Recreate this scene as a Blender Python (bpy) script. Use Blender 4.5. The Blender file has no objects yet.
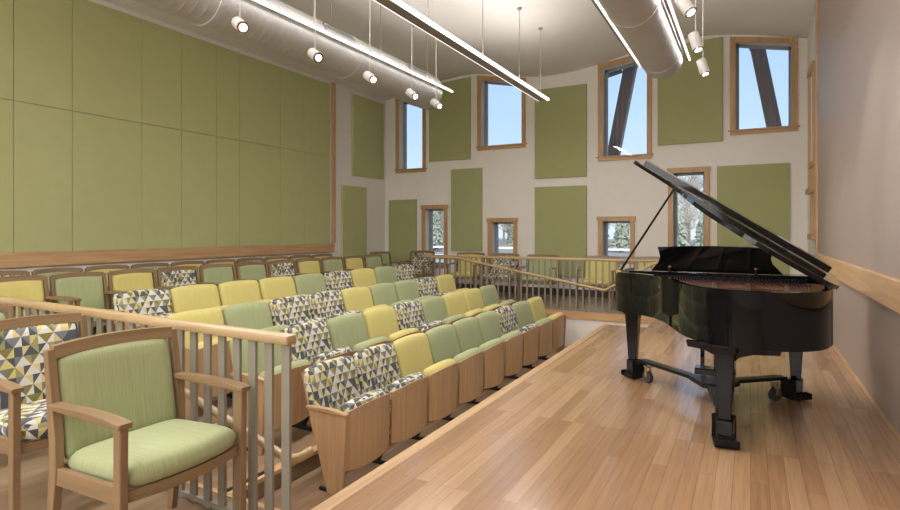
import bpy, bmesh, math, random
from mathutils import Vector, Matrix, geometry
PI = math.pi
R = math.radians
random.seed(7)
S = bpy.context.scene
COL = S.collection

# ------------------------------------------------------------------ camera
cd = bpy.data.cameras.new('camera')
cam = bpy.data.objects.new('camera', cd)
COL.objects.link(cam)
S.camera = cam
cd.sensor_fit = 'HORIZONTAL'
cd.sensor_width = 36.0
cd.lens = 36.0 * 560.0 / 900.0
cd.shift_x = 0.0
cd.shift_y = -(255.0 - 231.0) / 900.0
cd.clip_start = 0.05
cd.clip_end = 500
cam.location = (0, 0, 1.35)
cam.rotation_euler = (R(90), 0, math.atan2(0.473, 0.881))

# ------------------------------------------------------------------ sky, sun, exposure
w = bpy.data.worlds.new('sky')
S.world = w
w.use_nodes = True
nt = w.node_tree
nt.nodes.clear()
wo = nt.nodes.new('ShaderNodeOutputWorld')
bg = nt.nodes.new('ShaderNodeBackground')
tc = nt.nodes.new('ShaderNodeTexCoord')
sp = nt.nodes.new('ShaderNodeSeparateXYZ')
rp = nt.nodes.new('ShaderNodeValToRGB')
rp.color_ramp.elements[0].position = 0.0
rp.color_ramp.elements[0].color = (0.72, 0.84, 0.96, 1)
rp.color_ramp.elements[1].position = 0.55
rp.color_ramp.elements[1].color = (0.30, 0.48, 0.82, 1)
e = rp.color_ramp.elements.new(0.18)
e.color = (0.50, 0.68, 0.91, 1)
nt.links.new(tc.outputs['Generated'], sp.inputs[0])
nt.links.new(sp.outputs['Z'], rp.inputs[0])
nt.links.new(rp.outputs[0], bg.inputs[0])
bg.inputs[1].default_value = 0.98
nt.links.new(bg.outputs[0], wo.inputs[0])

sd = bpy.data.lights.new('sun', 'SUN')
sun = bpy.data.objects.new('sun', sd)
COL.objects.link(sun)
sd.energy = 3.2
sd.angle = R(1)
sd.color = (1.0, 0.93, 0.84)
sun.rotation_euler = (R(55), 0, R(25))      # from behind the camera, over the roof

S.view_settings.view_transform = 'Standard'
S.view_settings.look = 'None'
S.view_settings.gamma = 1
S.view_settings.use_curve_mapping = False
S.view_settings.exposure = 0.36
LINEAR_W = 2.6       # emission of the linear pendants' lenses
UP_W = 2.0
def area_light(name, loc, rot, sx, sy, power, col):
    ld = bpy.data.lights.new(name, 'AREA')
    ld.shape = 'RECTANGLE'
    ld.size, ld.size_y = sx, sy
    ld.energy = power
    ld.color = col
    o = bpy.data.objects.new(name, ld)
    COL.objects.link(o)
    o.location = loc
    o.rotation_euler = rot
    return o
# added fill lights out of view; no windows are built behind them
area_light('fill_back', (-3.6, -3.1, 2.9), (R(113), 0, 0), 7.5, 2.6, 290, (1.0, 0.985, 0.97))  # added soft fill, tilted up to brighten the room and ceiling
area_light('fill_side', (0.80, -1.4, 3.7), (R(104), 0, R(90)), 3.0, 1.4, 110, (1.0, 0.985, 0.97))  # added side fill that brightens the left wall
# output of the linear pendants: up onto the ceiling and down into the room
for (x_, z_, pu, pd) in ((-3.06, 3.53, 66, 165), (-4.67, 3.80, 22, 8), (-0.79, 3.77, 48, 24)):
    area_light('pendant_uplight', (x_, 3.0, z_ + 0.062), (R(180), 0, 0), 0.10 if x_ == -3.06 else 0.04, 11.6, pu, (1.0, 0.975, 0.95))
    area_light('pendant_downlight', (x_, 3.0, z_ - 0.006), (0, 0, 0), 0.10 if x_ == -3.06 else 0.03, 11.6, pd, (1.0, 0.975, 0.95))

# ------------------------------------------------------------------ materials
def srgb(r, g, b):
    def f(c):
        c /= 255.0
        return c / 12.92 if c <= 0.04045 else ((c + 0.055) / 1.055) ** 2.4
    return (f(r), f(g), f(b), 1)

def new_mat(name):
    m = bpy.data.materials.new(name)
    m.use_nodes = True
    return m, m.node_tree, m.node_tree.nodes['Principled BSDF']

def plain(name, col, rough=0.6, metal=0.0, coat=0.0, noise=0.05, scale=6.0, bump=0.0, bscale=200, spec=0.5):
    m, t, b = new_mat(name)
    b.inputs['Roughness'].default_value = rough
    b.inputs['Metallic'].default_value = metal
    b.inputs['Coat Weight'].default_value = coat
    b.inputs['Coat Roughness'].default_value = 0.03
    b.inputs['Specular IOR Level'].default_value = spec
    tcn = t.nodes.new('ShaderNodeTexCoord')
    n = t.nodes.new('ShaderNodeTexNoise')
    n.inputs['Scale'].default_value = scale
    n.inputs['Detail'].default_value = 4
    t.links.new(tcn.outputs['Object'], n.inputs['Vector'])
    mr = t.nodes.new('ShaderNodeMapRange')
    mr.inputs['From Min'].default_value = 0.3
    mr.inputs['From Max'].default_value = 0.7
    mr.inputs['To Min'].default_value = 1 - noise
    mr.inputs['To Max'].default_value = 1 + noise
    t.links.new(n.outputs['Fac'], mr.inputs['Value'])
    mx = t.nodes.new('ShaderNodeVectorMath')
    mx.operation = 'SCALE'
    mx.inputs[0].default_value = col[:3]
    t.links.new(mr.outputs[0], mx.inputs['Scale'])
    t.links.new(mx.outputs[0], b.inputs['Base Color'])
    if bump > 0:
        n2 = t.nodes.new('ShaderNodeTexNoise')
        n2.inputs['Scale'].default_value = bscale
        t.links.new(tcn.outputs['Object'], n2.inputs['Vector'])
        bp = t.nodes.new('ShaderNodeBump')
        bp.inputs['Strength'].default_value = bump
        bp.inputs['Distance'].default_value = 0.002
        t.links.new(n2.outputs['Fac'], bp.inputs['Height'])
        t.links.new(bp.outputs[0], b.inputs['Normal'])
    return m

def emis(name, col, s):
    m, t, b = new_mat(name)
    b.inputs['Base Color'].default_value = col
    b.inputs['Emission Color'].default_value = col
    b.inputs['Emission Strength'].default_value = s
    return m

def wood(name, c1, c2, rough=0.38, us=1.6, vs=26.0, coat=0.1):
    # grain runs along U of the UV map
    m, t, b = new_mat(name)
    uv = t.nodes.new('ShaderNodeUVMap')
    mp = t.nodes.new('ShaderNodeMapping')
    mp.inputs['Scale'].default_value = (us, vs, 1)
    oi = t.nodes.new('ShaderNodeObjectInfo')
    t.links.new(uv.outputs[0], mp.inputs[0])
    cmb = t.nodes.new('ShaderNodeCombineXYZ')
    ml = t.nodes.new('ShaderNodeMath')
    ml.operation = 'MULTIPLY'
    ml.inputs[1].default_value = 37.0
    t.links.new(oi.outputs['Random'], ml.inputs[0])
    t.links.new(ml.outputs[0], cmb.inputs[0])
    t.links.new(ml.outputs[0], cmb.inputs[2])
    t.links.new(cmb.outputs[0], mp.inputs['Location'])
    n = t.nodes.new('ShaderNodeTexNoise')
    n.inputs['Scale'].default_value = 1.0
    n.inputs['Detail'].default_value = 5
    n.inputs['Distortion'].default_value = 0.6
    t.links.new(mp.outputs[0], n.inputs['Vector'])
    r = t.nodes.new('ShaderNodeValToRGB')
    r.color_ramp.elements[0].position = 0.32
    r.color_ramp.elements[0].color = c2
    r.color_ramp.elements[1].position = 0.66
    r.color_ramp.elements[1].color = c1
    t.links.new(n.outputs['Fac'], r.inputs[0])
    t.links.new(r.outputs[0], b.inputs['Base Color'])
    b.inputs['Roughness'].default_value = rough
    b.inputs['Coat Weight'].default_value = coat
    b.inputs['Coat Roughness'].default_value = 0.2
    return m

def plank_floor(name, c1, c2, c3, width=0.085, length=1.3, rough=0.24, axis='Y', coat=0.35):
    m, t, b = new_mat(name)
    tcn = t.nodes.new('ShaderNodeTexCoord')
    sx = t.nodes.new('ShaderNodeSeparateXYZ')
    t.links.new(tcn.outputs['Object'], sx.inputs[0])
    cx = t.nodes.new('ShaderNodeCombineXYZ')
    a, c = ('Y', 'X') if axis == 'Y' else ('X', 'Y')
    t.links.new(sx.outputs[a], cx.inputs[0])
    t.links.new(sx.outputs[c], cx.inputs[1])
    br = t.nodes.new('ShaderNodeTexBrick')
    br.offset = 0.37
    br.offset_frequency = 3
    br.inputs['Scale'].default_value = 1
    br.inputs['Brick Width'].default_value = length
    br.inputs['Row Height'].default_value = width
    br.inputs['Mortar Size'].default_value = 0.0012
    br.inputs['Mortar Smooth'].default_value = 0.6
    br.inputs['Bias'].default_value = 0
    br.inputs['Color1'].default_value = (0, 0, 0, 1)
    br.inputs['Color2'].default_value = (1, 1, 1, 1)
    br.inputs['Mortar'].default_value = (0.5, 0.5, 0.5, 1)
    t.links.new(cx.outputs[0], br.inputs['Vector'])
    cr = t.nodes.new('ShaderNodeValToRGB')
    cr.color_ramp.elements[0].color = c2
    cr.color_ramp.elements[1].color = c3
    e = cr.color_ramp.elements.new(0.55)
    e.color = c1
    t.links.new(br.outputs['Color'], cr.inputs[0])
    mp = t.nodes.new('ShaderNodeMapping')
    mp.inputs['Scale'].default_value = (2.2, 45, 1)
    t.links.new(cx.outputs[0], mp.inputs[0])
    n = t.nodes.new('ShaderNodeTexNoise')
    n.inputs['Scale'].default_value = 1
    n.inputs['Detail'].default_value = 5
    n.inputs['Distortion'].default_value = 0.8
    t.links.new(mp.outputs[0], n.inputs['Vector'])
    mr = t.nodes.new('ShaderNodeMapRange')
    mr.inputs['From Min'].default_value = 0.3
    mr.inputs['From Max'].default_value = 0.7
    mr.inputs['To Min'].default_value = 0.86
    mr.inputs['To Max'].default_value = 1.1
    t.links.new(n.outputs['Fac'], mr.inputs[0])
    sc = t.nodes.new('ShaderNodeVectorMath')
    sc.operation = 'SCALE'
    t.links.new(cr.outputs[0], sc.inputs[0])
    t.links.new(mr.outputs[0], sc.inputs['Scale'])
    mx = t.nodes.new('ShaderNodeMix')
    mx.data_type = 'RGBA'
    mx.inputs[7].default_value = (c2[0] * 0.45, c2[1] * 0.45, c2[2] * 0.45, 1)
    t.links.new(br.outputs['Fac'], mx.inputs[0])
    t.links.new(sc.outputs[0], mx.inputs[6])
    t.links.new(mx.outputs[2], b.inputs['Base Color'])
    b.inputs['Roughness'].default_value = rough
    b.inputs['Coat Weight'].default_value = coat
    b.inputs['Coat Roughness'].default_value = 0.12
    return m

def fabric(name, c1, c2, stripes=160.0):
    # fine vertical strie weave: lines run along V
    m, t, b = new_mat(name)
    uv = t.nodes.new('ShaderNodeUVMap')
    mp = t.nodes.new('ShaderNodeMapping')
    mp.inputs['Scale'].default_value = (stripes, 5, 1)
    t.links.new(uv.outputs[0], mp.inputs[0])
    n = t.nodes.new('ShaderNodeTexNoise')
    n.inputs['Scale'].default_value = 1
    n.inputs['Detail'].default_value = 3
    t.links.new(mp.outputs[0], n.inputs['Vector'])
    r = t.nodes.new('ShaderNodeValToRGB')
    r.color_ramp.elements[0].position = 0.3
    r.color_ramp.elements[0].color = c2
    r.color_ramp.elements[1].position = 0.7
    r.color_ramp.elements[1].color = c1
    t.links.new(n.outputs['Fac'], r.inputs[0])
    t.links.new(r.outputs[0], b.inputs['Base Color'])
    b.inputs['Roughness'].default_value = 0.85
    b.inputs['Sheen Weight'].default_value = 0.15
    return m

def triangles(name, cell=0.085):
    # half-square triangles with alternating diagonals, four colours
    m, t, b = new_mat(name)
    N = t.nodes.new
    L = t.links.new
    uv = N('ShaderNodeUVMap')
    s = N('ShaderNodeSeparateXYZ')
    L(uv.outputs[0], s.inputs[0])
    def math_(op, a, bb=None):
        k = N('ShaderNodeMath')
        k.operation = op
        for i, v in enumerate((a, bb)):
            if v is None:
                continue
            if isinstance(v, (int, float)):
                k.inputs[i].default_value = v
            else:
                L(v, k.inputs[i])
        return k.outputs[0]
    u = math_('DIVIDE', s.outputs[0], cell * 0.76)
    v = math_('DIVIDE', s.outputs[1], cell)
    fu, fv = math_('FLOOR', u), math_('FLOOR', v)
    ru, rv = math_('FRACT', u), math_('FRACT', v)
    par = math_('FLOORED_MODULO', math_('ADD', fu, fv), 2)
    d1 = math_('GREATER_THAN', ru, rv)
    d2 = math_('GREATER_THAN', math_('ADD', ru, rv), 1)
    sel = math_('ADD', math_('MULTIPLY', par, d1), math_('MULTIPLY', math_('SUBTRACT', 1, par), d2))
    c = N('ShaderNodeCombineXYZ')
    L(fu, c.inputs[0])
    L(fv, c.inputs[1])
    L(math_('ADD', math_('MULTIPLY', sel, 0.5), 0.2), c.inputs[2])
    wn = N('ShaderNodeTexWhiteNoise')
    wn.noise_dimensions = '3D'
    L(c.outputs[0], wn.inputs['Vector'])
    # light and dark halves alternate so that neighbours contrast
    alt = math_('FLOORED_MODULO', math_('ADD', sel, par), 2)
    fac = math_('ADD', math_('MULTIPLY', alt, 0.34), math_('MULTIPLY', wn.outputs['Value'], 0.659))
    r = N('ShaderNodeValToRGB')
    r.color_ramp.interpolation = 'CONSTANT'
    cs = [srgb(208, 205, 196), srgb(200, 188, 128), srgb(150, 146, 98), srgb(74, 78, 88), srgb(122, 118, 64), srgb(116, 118, 122)]
    ps = [0, 0.31, 0.40, 0.47, 0.70, 0.84]
    r.color_ramp.elements[0].position = 0
    r.color_ramp.elements[0].color = cs[0]
    r.color_ramp.elements[1].position = ps[1]
    r.color_ramp.elements[1].color = cs[1]
    for p, cc in zip(ps[2:], cs[2:]):
        el = r.color_ramp.elements.new(p)
        el.color = cc
    L(fac, r.inputs[0])
    L(r.outputs[0], b.inputs['Base Color'])
    b.inputs['Roughness'].default_value = 0.85
    b.inputs['Sheen Weight'].default_value = 0.1
    return m

def glass_mat(name):
    m, t, b = new_mat(name)
    t.nodes.remove(b)
    out = t.nodes['Material Output']
    tr = t.nodes.new('ShaderNodeBsdfTransparent')
    tr.inputs[0].default_value = (0.95, 0.97, 0.98, 1)
    gl = t.nodes.new('ShaderNodeBsdfGlossy')
    gl.inputs['Roughness'].default_value = 0.01
    fr = t.nodes.new('ShaderNodeFresnel')
    fr.inputs[0].default_value = 1.3
    mx = t.nodes.new('ShaderNodeMixShader')
    t.links.new(fr.outputs[0], mx.inputs[0])
    t.links.new(tr.outputs[0], mx.inputs[1])
    t.links.new(gl.outputs[0], mx.inputs[2])
    t.links.new(mx.outputs[0], out.inputs[0])
    return m

M = {}
M['wall'] = plain('wall_paint', srgb(232, 227, 219), 0.85, noise=0.012)
M['wall_shaded'] = plain('shaded_white_wall', srgb(168, 152, 143), 0.42, noise=0.015)  # white wall, its shade put into the grey base colour
M['ceiling'] = plain('ceiling_paint', srgb(230, 226, 221), 0.85, noise=0.012)
M['green_panel'] = plain('green_acoustic_fabric', srgb(184, 186, 134), 0.95, noise=0.02, bump=0.3, bscale=350, spec=0.2)
M['green_panel_far'] = plain('olive_acoustic_fabric', srgb(166, 168, 120), 0.95, noise=0.02, bump=0.3, bscale=350, spec=0.2)
M['trim'] = wood('oak_trim', srgb(206, 168, 124), srgb(184, 142, 100))
M['trim_light'] = wood('pale_oak_trim', srgb(214, 178, 134), srgb(194, 154, 112))
M['frame_wood'] = wood('window_oak', srgb(196, 158, 110), srgb(172, 132, 88), 0.45)
M['chair_wood'] = wood('chair_beech', srgb(142, 116, 84), srgb(122, 98, 70), 0.35, 1.2, 18)
M['seat_wood'] = wood('seat_veneer', srgb(194, 160, 120), srgb(176, 140, 102), 0.4, 1.2, 55)
M['rail_wood'] = wood('rail_oak', srgb(178, 152, 112), srgb(158, 132, 94), 0.35)
M['floor'] = plank_floor('oak_stage_floor', srgb(168, 132, 98), srgb(152, 116, 84), srgb(180, 145, 111))
M['floor2'] = plank_floor('oak_tier_floor', srgb(146, 120, 94), srgb(130, 104, 80), srgb(160, 134, 108), rough=0.4)
M['baluster'] = plain('taupe_metal', srgb(136, 130, 118), 0.45, 0.1, noise=0.02)
M['green'] = fabric('sage_green_fabric', srgb(166, 172, 130), srgb(150, 158, 112))
M['yellow'] = fabric('mustard_yellow_fabric', srgb(206, 194, 120), srgb(196, 183, 106))
M['pattern'] = triangles('triangle_print_fabric', 0.050)
M['pattern_small'] = triangles('fine_triangle_print_fabric', 0.060)
M['black_metal'] = plain('black_metal', (0.012, 0.012, 0.013, 1), 0.45, 0.2)
M['lacquer'] = plain('black_lacquer', (0.004, 0.004, 0.005, 1), 0.05, 0, 0.0, noise=0.0, spec=0.28)
M['satin_black'] = plain('satin_black_wood', (0.010, 0.010, 0.011, 1), 0.3, 0, 0.0, noise=0.0, spec=0.2)
M['dark_base'] = plain('dark_rubber_base', srgb(70, 62, 56), 0.6)
M['duct'] = plain('galvanised_duct', srgb(196, 194, 192), 0.5, 0.25, noise=0.03, scale=3)
M['alu'] = plain('satin_aluminium', srgb(150, 146, 142), 0.45, 0.4)
M['white_metal'] = plain('white_enamel', srgb(226, 224, 220), 0.4)
M['lens'] = emis('glowing_lens', (1.0, 0.95, 0.88, 1), LINEAR_W)
M['uplens'] = emis('glowing_upper_lens', (1.0, 0.96, 0.91, 1), UP_W)
M['spotlens'] = emis('glowing_spot_lens', (1.0, 0.97, 0.92, 1), 3.0)
M['soft_lens'] = emis('softer_glowing_lens', (1.0, 0.96, 0.91, 1), 1.3)
M['thin_lens'] = emis('dim_edge_lens', (1.0, 0.97, 0.93, 1), 1.0)
M['win_grey'] = plain('grey_window_frame', srgb(140, 148, 156), 0.5)
M['glass'] = glass_mat('window_glass')
M['brass'] = plain('brass', srgb(190, 150, 80), 0.3, 0.9)
M['chrome'] = plain('chrome', srgb(200, 200, 200), 0.2, 1.0)
M['rubber'] = plain('grey_rubber', srgb(60, 60, 62), 0.6)
M['plate'] = plain('bronze_iron_plate', srgb(158, 112, 78), 0.35, 0.5)
M['soundboard'] = wood('spruce_soundboard', srgb(150, 96, 68), srgb(124, 74, 52))
M['felt'] = plain('red_felt', srgb(84, 36, 34), 0.9)
M['string'] = plain('steel_string', srgb(190, 186, 180), 0.3, 0.9)
M['ivory'] = plain('white_keys', srgb(236, 232, 222), 0.25)
M['timber'] = wood('weathered_timber', srgb(120, 100, 92), srgb(92, 76, 72), 0.8)
M['steel_blue'] = plain('blue_grey_steel', srgb(84, 104, 122), 0.5, 0.3)
M['snow'] = plain('pale_ground', srgb(168, 162, 150), 0.9, noise=0.12, scale=0.4)
M['fence'] = plain('white_fence_paint', srgb(232, 230, 226), 0.6)
M['leaf'] = plain('pine_needles', srgb(158, 164, 146), 0.9, noise=0.35, scale=3.0)
M['twig'] = plain('bare_twigs', srgb(200, 193, 182), 0.9, noise=0.3, scale=3.0)
M['bark'] = plain('bark', srgb(140, 128, 116), 0.9, noise=0.2)

# ------------------------------------------------------------------ mesh helpers
class MB:
    def __init__(s):
        s.bm = bmesh.new()
    def box(s, x0, x1, y0, y1, z0, z1, bev=0.0, seg=2, mtx=None):
        vs = [s.bm.verts.new((x, y, z)) for x in (x0, x1) for y in (y0, y1) for z in (z0, z1)]
        f = [(0, 1, 3, 2), (4, 6, 7, 5), (0, 4, 5, 1), (2, 3, 7, 6), (0, 2, 6, 4), (1, 5, 7, 3)]
        fs = [s.bm.faces.new([vs[i] for i in q]) for q in f]
        if bev > 0:
            es = list({e for q in fs for e in q.edges})
            r = bmesh.ops.bevel(s.bm, geom=es, offset=bev, segments=seg, affect='EDGES', profile=0.5)
            if mtx is not None:
                vv = {v for q in r['faces'] for v in q.verts}
                bmesh.ops.transform(s.bm, matrix=mtx, verts=list(vv))
        elif mtx is not None:
            bmesh.ops.transform(s.bm, matrix=mtx, verts=vs)
        return s
    def bar(s, p, q, w, h, up=(0, 0, 1), bev=0.0, w2=None, h2=None):
        # rectangular bar from p to q, width w sideways and h along up
        p, q = Vector(p), Vector(q)
        d = (q - p).normalized()
        u = Vector(up)
        sx = d.cross(u).normalized()
        uu = sx.cross(d).normalized()
        w2 = w if w2 is None else w2
        h2 = h if h2 is None else h2
        a = [p + sx * i * w / 2 + uu * j * h / 2 for i, j in ((-1, -1), (1, -1), (1, 1), (-1, 1))]
        b = [q + sx * i * w2 / 2 + uu * j * h2 / 2 for i, j in ((-1, -1), (1, -1), (1, 1), (-1, 1))]
        va = [s.bm.verts.new(v) for v in a]
        vb = [s.bm.verts.new(v) for v in b]
        fs = [s.bm.faces.new(va[::-1]), s.bm.faces.new(vb)]
        for i in range(4):
            fs.append(s.bm.faces.new((va[i], va[(i + 1) % 4], vb[(i + 1) % 4], vb[i])))
        if bev > 0:
            es = list({e for f in fs for e in f.edges})
            bmesh.ops.bevel(s.bm, geom=es, offset=bev, segments=2, affect='EDGES', profile=0.5)
        return s
    def tube(s, pts, r, n=12, cap=True):
        pts = [Vector(p) for p in pts]
        rs = r if isinstance(r, (list, tuple)) else [r] * len(pts)
        rings = []
        t0 = (pts[1] - pts[0]).normalized()
        ref = Vector((0, 0, 1)) if abs(t0.z) < 0.9 else Vector((1, 0, 0))
        for i, p in enumerate(pts):
            if i == 0:
                t = pts[1] - pts[0]
            elif i == len(pts) - 1:
                t = pts[-1] - pts[-2]
            else:
                t = (pts[i] - pts[i - 1]).normalized() + (pts[i + 1] - pts[i]).normalized()
            if t.length < 1e-9:
                t = t0
            t.normalize()
            a = t.cross(ref).normalized()
            b = a.cross(t).normalized()
            rings.append([s.bm.verts.new(p + (a * math.cos(2 * PI * k / n) + b * math.sin(2 * PI * k / n)) * rs[i]) for k in range(n)])
        for i in range(len(rings) - 1):
            for k in range(n):
                s.bm.faces.new((rings[i][k], rings[i][(k + 1) % n], rings[i + 1][(k + 1) % n], rings[i + 1][k]))
        if cap:
            s.bm.faces.new(rings[0][::-1])
            s.bm.faces.new(rings[-1])
        return s
    def grid(s, fn, nu, nv, closed_u=False):
        g = [[s.bm.verts.new(fn(i / nu, j / nv)) for j in range(nv + 1)] for i in range(nu + (0 if closed_u else 1))]
        nn = nu if closed_u else nu
        for i in range(nn):
            for j in range(nv):
                i2 = (i + 1) % len(g)
                s.bm.faces.new((g[i][j], g[i2][j], g[i2][j + 1], g[i][j + 1]))
        return g
    def pillow(s, fn, nu=14, nv=12, p=6.0):
        # closed cushion; fn(u, v, h) with u, v in -1..1 and h in -1..1 (thickness)
        def prof(u, v):
            return max(0.0, (1 - abs(u) ** p) * (1 - abs(v) ** p)) ** 0.45
        def nl(k, n):
            t = -1 + 2 * k / n
            return math.copysign(1 - (1 - abs(t)) ** 1.6, t)
        F = {}
        for side in (1, -1):
            for i in range(nu + 1):
                for j in range(nv + 1):
                    u, v = nl(i, nu), nl(j, nv)
                    edge = i in (0, nu) or j in (0, nv)
                    if edge and side == -1:
                        F[side, i, j] = F[1, i, j]
                        continue
                    # round the corners of the outline
                    k = 1 - 0.045 * (u * u * v * v) ** 3
                    F[side, i, j] = s.bm.verts.new(fn(u * k, v * k, 0 if edge else side * prof(u, v)))
        for side in (1, -1):
            for i in range(nu):
                for j in range(nv):
                    q = [F[side, i, j], F[side, i + 1, j], F[side, i + 1, j + 1], F[side, i, j + 1]]
                    s.bm.faces.new(q if side == 1 else q[::-1])
        return s
    def prism(s, poly, d0, d1, axis='z', bev=0.0):
        # poly 2D extruded between d0 and d1 along axis
        def P(a, b, d):
            return {'z': (a, b, d), 'y': (a, d, b), 'x': (d, a, b)}[axis]
        a = [s.bm.verts.new(P(x, y, d0)) for x, y in poly]
        b = [s.bm.verts.new(P(x, y, d1)) for x, y in poly]
        n = len(poly)
        fs = [s.bm.faces.new(a[::-1]), s.bm.faces.new(b)]
        for i in range(n):
            fs.append(s.bm.faces.new((a[i], a[(i + 1) % n], b[(i + 1) % n], b[i])))
        if bev > 0:
            es = list({e for f in fs[:2] for e in f.edges})
            bmesh.ops.bevel(s.bm, geom=es, offset=bev, segments=2, affect='EDGES', profile=0.5)
        return s
    def build(s, name, mat, parent=None, smooth=False, uvaxis=None, loc=None):
        bm = s.bm
        bmesh.ops.recalc_face_normals(bm, faces=bm.faces)
        uvl = bm.loops.layers.uv.new('UVMap')
        if bm.verts:
            lo = [min(v.co[i] for v in bm.verts) for i in range(3)]
            hi = [max(v.co[i] for v in bm.verts) for i in range(3)]
            ext = [hi[i] - lo[i] for i in range(3)]
            L = ext.index(max(ext)) if uvaxis is None else uvaxis
            for f in bm.faces:
                n = [abs(c) for c in f.normal]
                k = n.index(max(n))
                ax = [i for i in range(3) if i != k]
                if L in ax:
                    ax = [L, [i for i in ax if i != L][0]]
                for lp in f.loops:
                    lp[uvl].uv = (lp.vert.co[ax[0]], lp.vert.co[ax[1]])
        if smooth:
            for f in bm.faces:
                f.smooth = True
        me = bpy.data.meshes.new(name)
        bm.to_mesh(me)
        bm.free()
        if smooth == 'auto':
            try:
                me.set_sharp_from_angle(angle=R(35))
            except Exception:
                pass
        me.materials.append(M[mat])
        o = bpy.data.objects.new(name, me)
        COL.objects.link(o)
        if parent is not None:
            o.parent = parent
        if loc is not None:
            o.location = loc
        return o

def tag(o, label=None, cat=None, group=None, kind=None):
    if label:
        o['label'] = label
    if cat:
        o['category'] = cat
    if group:
        o['group'] = group
    if kind:
        o['kind'] = kind
    return o

def thing(name, label, cat, loc=(0, 0, 0), rz=0.0, group=None):
    o = bpy.data.objects.new(name, None)
    COL.objects.link(o)
    o.location = loc
    o.rotation_euler = (0, 0, rz)
    o.empty_display_size = 0.1
    return tag(o, label, cat, group)

def struct(mb, name, mat, parent=None, **k):
    o = mb.build(name, mat, parent, **k)
    if parent is None:
        o['kind'] = 'structure'
    return o

def copy_tree(o, parent=None):
    c = o.copy()
    COL.objects.link(c)
    c.parent = parent
    for ch in list(o.children):
        copy_tree(ch, c)
    return c

ORD = ['first', 'second', 'third', 'fourth', 'fifth', 'sixth', 'seventh', 'eighth', 'ninth', 'tenth', 'eleventh', 'twelfth']

# ------------------------------------------------------------------ room shell
XL, XR, YF, YB = -8.0, 0.85, 11.5, -3.2
EDGE = -1.865          # stage edge
NEAR = 1.97           # platform edge near the camera
FAR = 9.30            # terrace edge
CP = [(-8.6, 4.52), (-8.0, 4.58), (-6.9, 4.80), (-5.7, 4.93), (-4.9, 4.82), (-4.0, 4.66), (-3.2, 4.68), (-2.6, 4.78), (-1.7, 4.95), (-0.8, 5.0), (0.0, 4.90), (0.85, 4.70), (1.3, 4.6)]
def ceil_z(x):
    for i in range(len(CP) - 1):
        if CP[i][0] <= x <= CP[i + 1][0]:
            p0 = CP[max(i - 1, 0)]
            p1, p2 = CP[i], CP[i + 1]
            p3 = CP[min(i + 2, len(CP) - 1)]
            t = (x - p1[0]) / (p2[0] - p1[0])
            m1 = (p2[1] - p0[1]) / (p2[0] - p0[0]) * (p2[0] - p1[0])
            m2 = (p3[1] - p1[1]) / (p3[0] - p1[0]) * (p2[0] - p1[0])
            return ((2 * t**3 - 3 * t**2 + 1) * p1[1] + (t**3 - 2 * t**2 + t) * m1 + (-2 * t**3 + 3 * t**2) * p2[1] + (t**3 - t**2) * m2)
    return 4.6

m = MB()
NX = 72
prev = None
for i in range(NX + 1):
    x = -8.4 + (9.7) * i / NX
    z = ceil_z(max(-8.6, min(1.3, x)))
    cur = [m.bm.verts.new((x, YB - .3, z)), m.bm.verts.new((x, YF + .5, z)), m.bm.verts.new((x, YF + .5, 5.6)), m.bm.verts.new((x, YB - .3, 5.6))]
    if prev:
        m.bm.faces.new((prev[0], cur[0], cur[1], prev[1]))
        m.bm.faces.new((prev[3], prev[2], cur[2], cur[3]))
        m.bm.faces.new((prev[1], cur[1], cur[2], prev[2]))
        m.bm.faces.new((prev[0], prev[3], cur[3], cur[0]))
    else:
        m.bm.faces.new(cur)
    prev = cur
m.bm.faces.new(prev[::-1])
struct(m, 'ceiling', 'ceiling', smooth='auto')

# floors: stage, near platform, terrace, upper deck, tiers
m = MB()
m.box(EDGE, XR, NEAR, 8.2, -0.8, 0)
struct(m, 'floor', 'floor')
struct(MB().box(-1.28, XR, 8.2, FAR, -0.8, -0.0005), 'floor', 'floor')
struct(MB().box(XL, XR, YB, NEAR, -0.8, 0), 'floor', 'floor2')
struct(MB().box(XL, XR, FAR, YF, -0.8, -0.0008), 'floor', 'floor2')
RX = [-2.80, -3.62, -4.44, -5.26]
RZ = [-0.60, -0.45, -0.30, -0.15]
TE = [EDGE, -3.15, -3.97, -4.79, -5.61]
struct(MB().box(TE[1], TE[0], NEAR, FAR, -0.8, RZ[0]), 'floor', 'floor2')
for i in range(1, 4):
    struct(MB().box(TE[i + 1], TE[i], NEAR, FAR, -0.8, RZ[i]), 'floor', 'floor2')
struct(MB().box(XL, TE[4], NEAR, FAR, -0.8, -0.0004), 'floor', 'floor2')
# side stairs of three steps up to stage level at the far end
for k in range(2):
    x0 = -1.28 - 0.30 * (2 - k)
    struct(MB().box(x0, x0 + 0.30, 8.22, FAR - 0.02, RZ[0], RZ[0] + 0.2 * (k + 1), 0.004), 'floor', 'floor')
# riser faces: white walls under terrace and oak fascias
struct(MB().box(XL, -1.28, FAR - 0.02, FAR, -0.6, -0.13), 'wall_terrace', 'wall')
struct(MB().box(XL, -1.28, FAR - 0.035, FAR, -0.13, 0.004), 'trim_1', 'trim')
struct(MB().box(XL, EDGE, NEAR, NEAR + 0.03, -0.12, 0.004), 'trim_2', 'trim')
struct(MB().box(EDGE - 0.006, EDGE, NEAR + .03, 8.2, -0.6, -0.03), 'wall_stage', 'wall')
struct(MB().box(EDGE - 0.012, EDGE + 0.07, NEAR + .03, 8.2, -0.03, 0.002, 0.002), 'trim_3', 'seat_wood')
for i in range(1, 5):
    z = RZ[i] if i < 4 else 0.0
    struct(MB().box(TE[i] - 0.07, TE[i] + 0.015, NEAR + .03, FAR - .04, z - 0.03, z + 0.003, 0.003), 'trim_%d' % (3 + i), 'trim_light')
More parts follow.
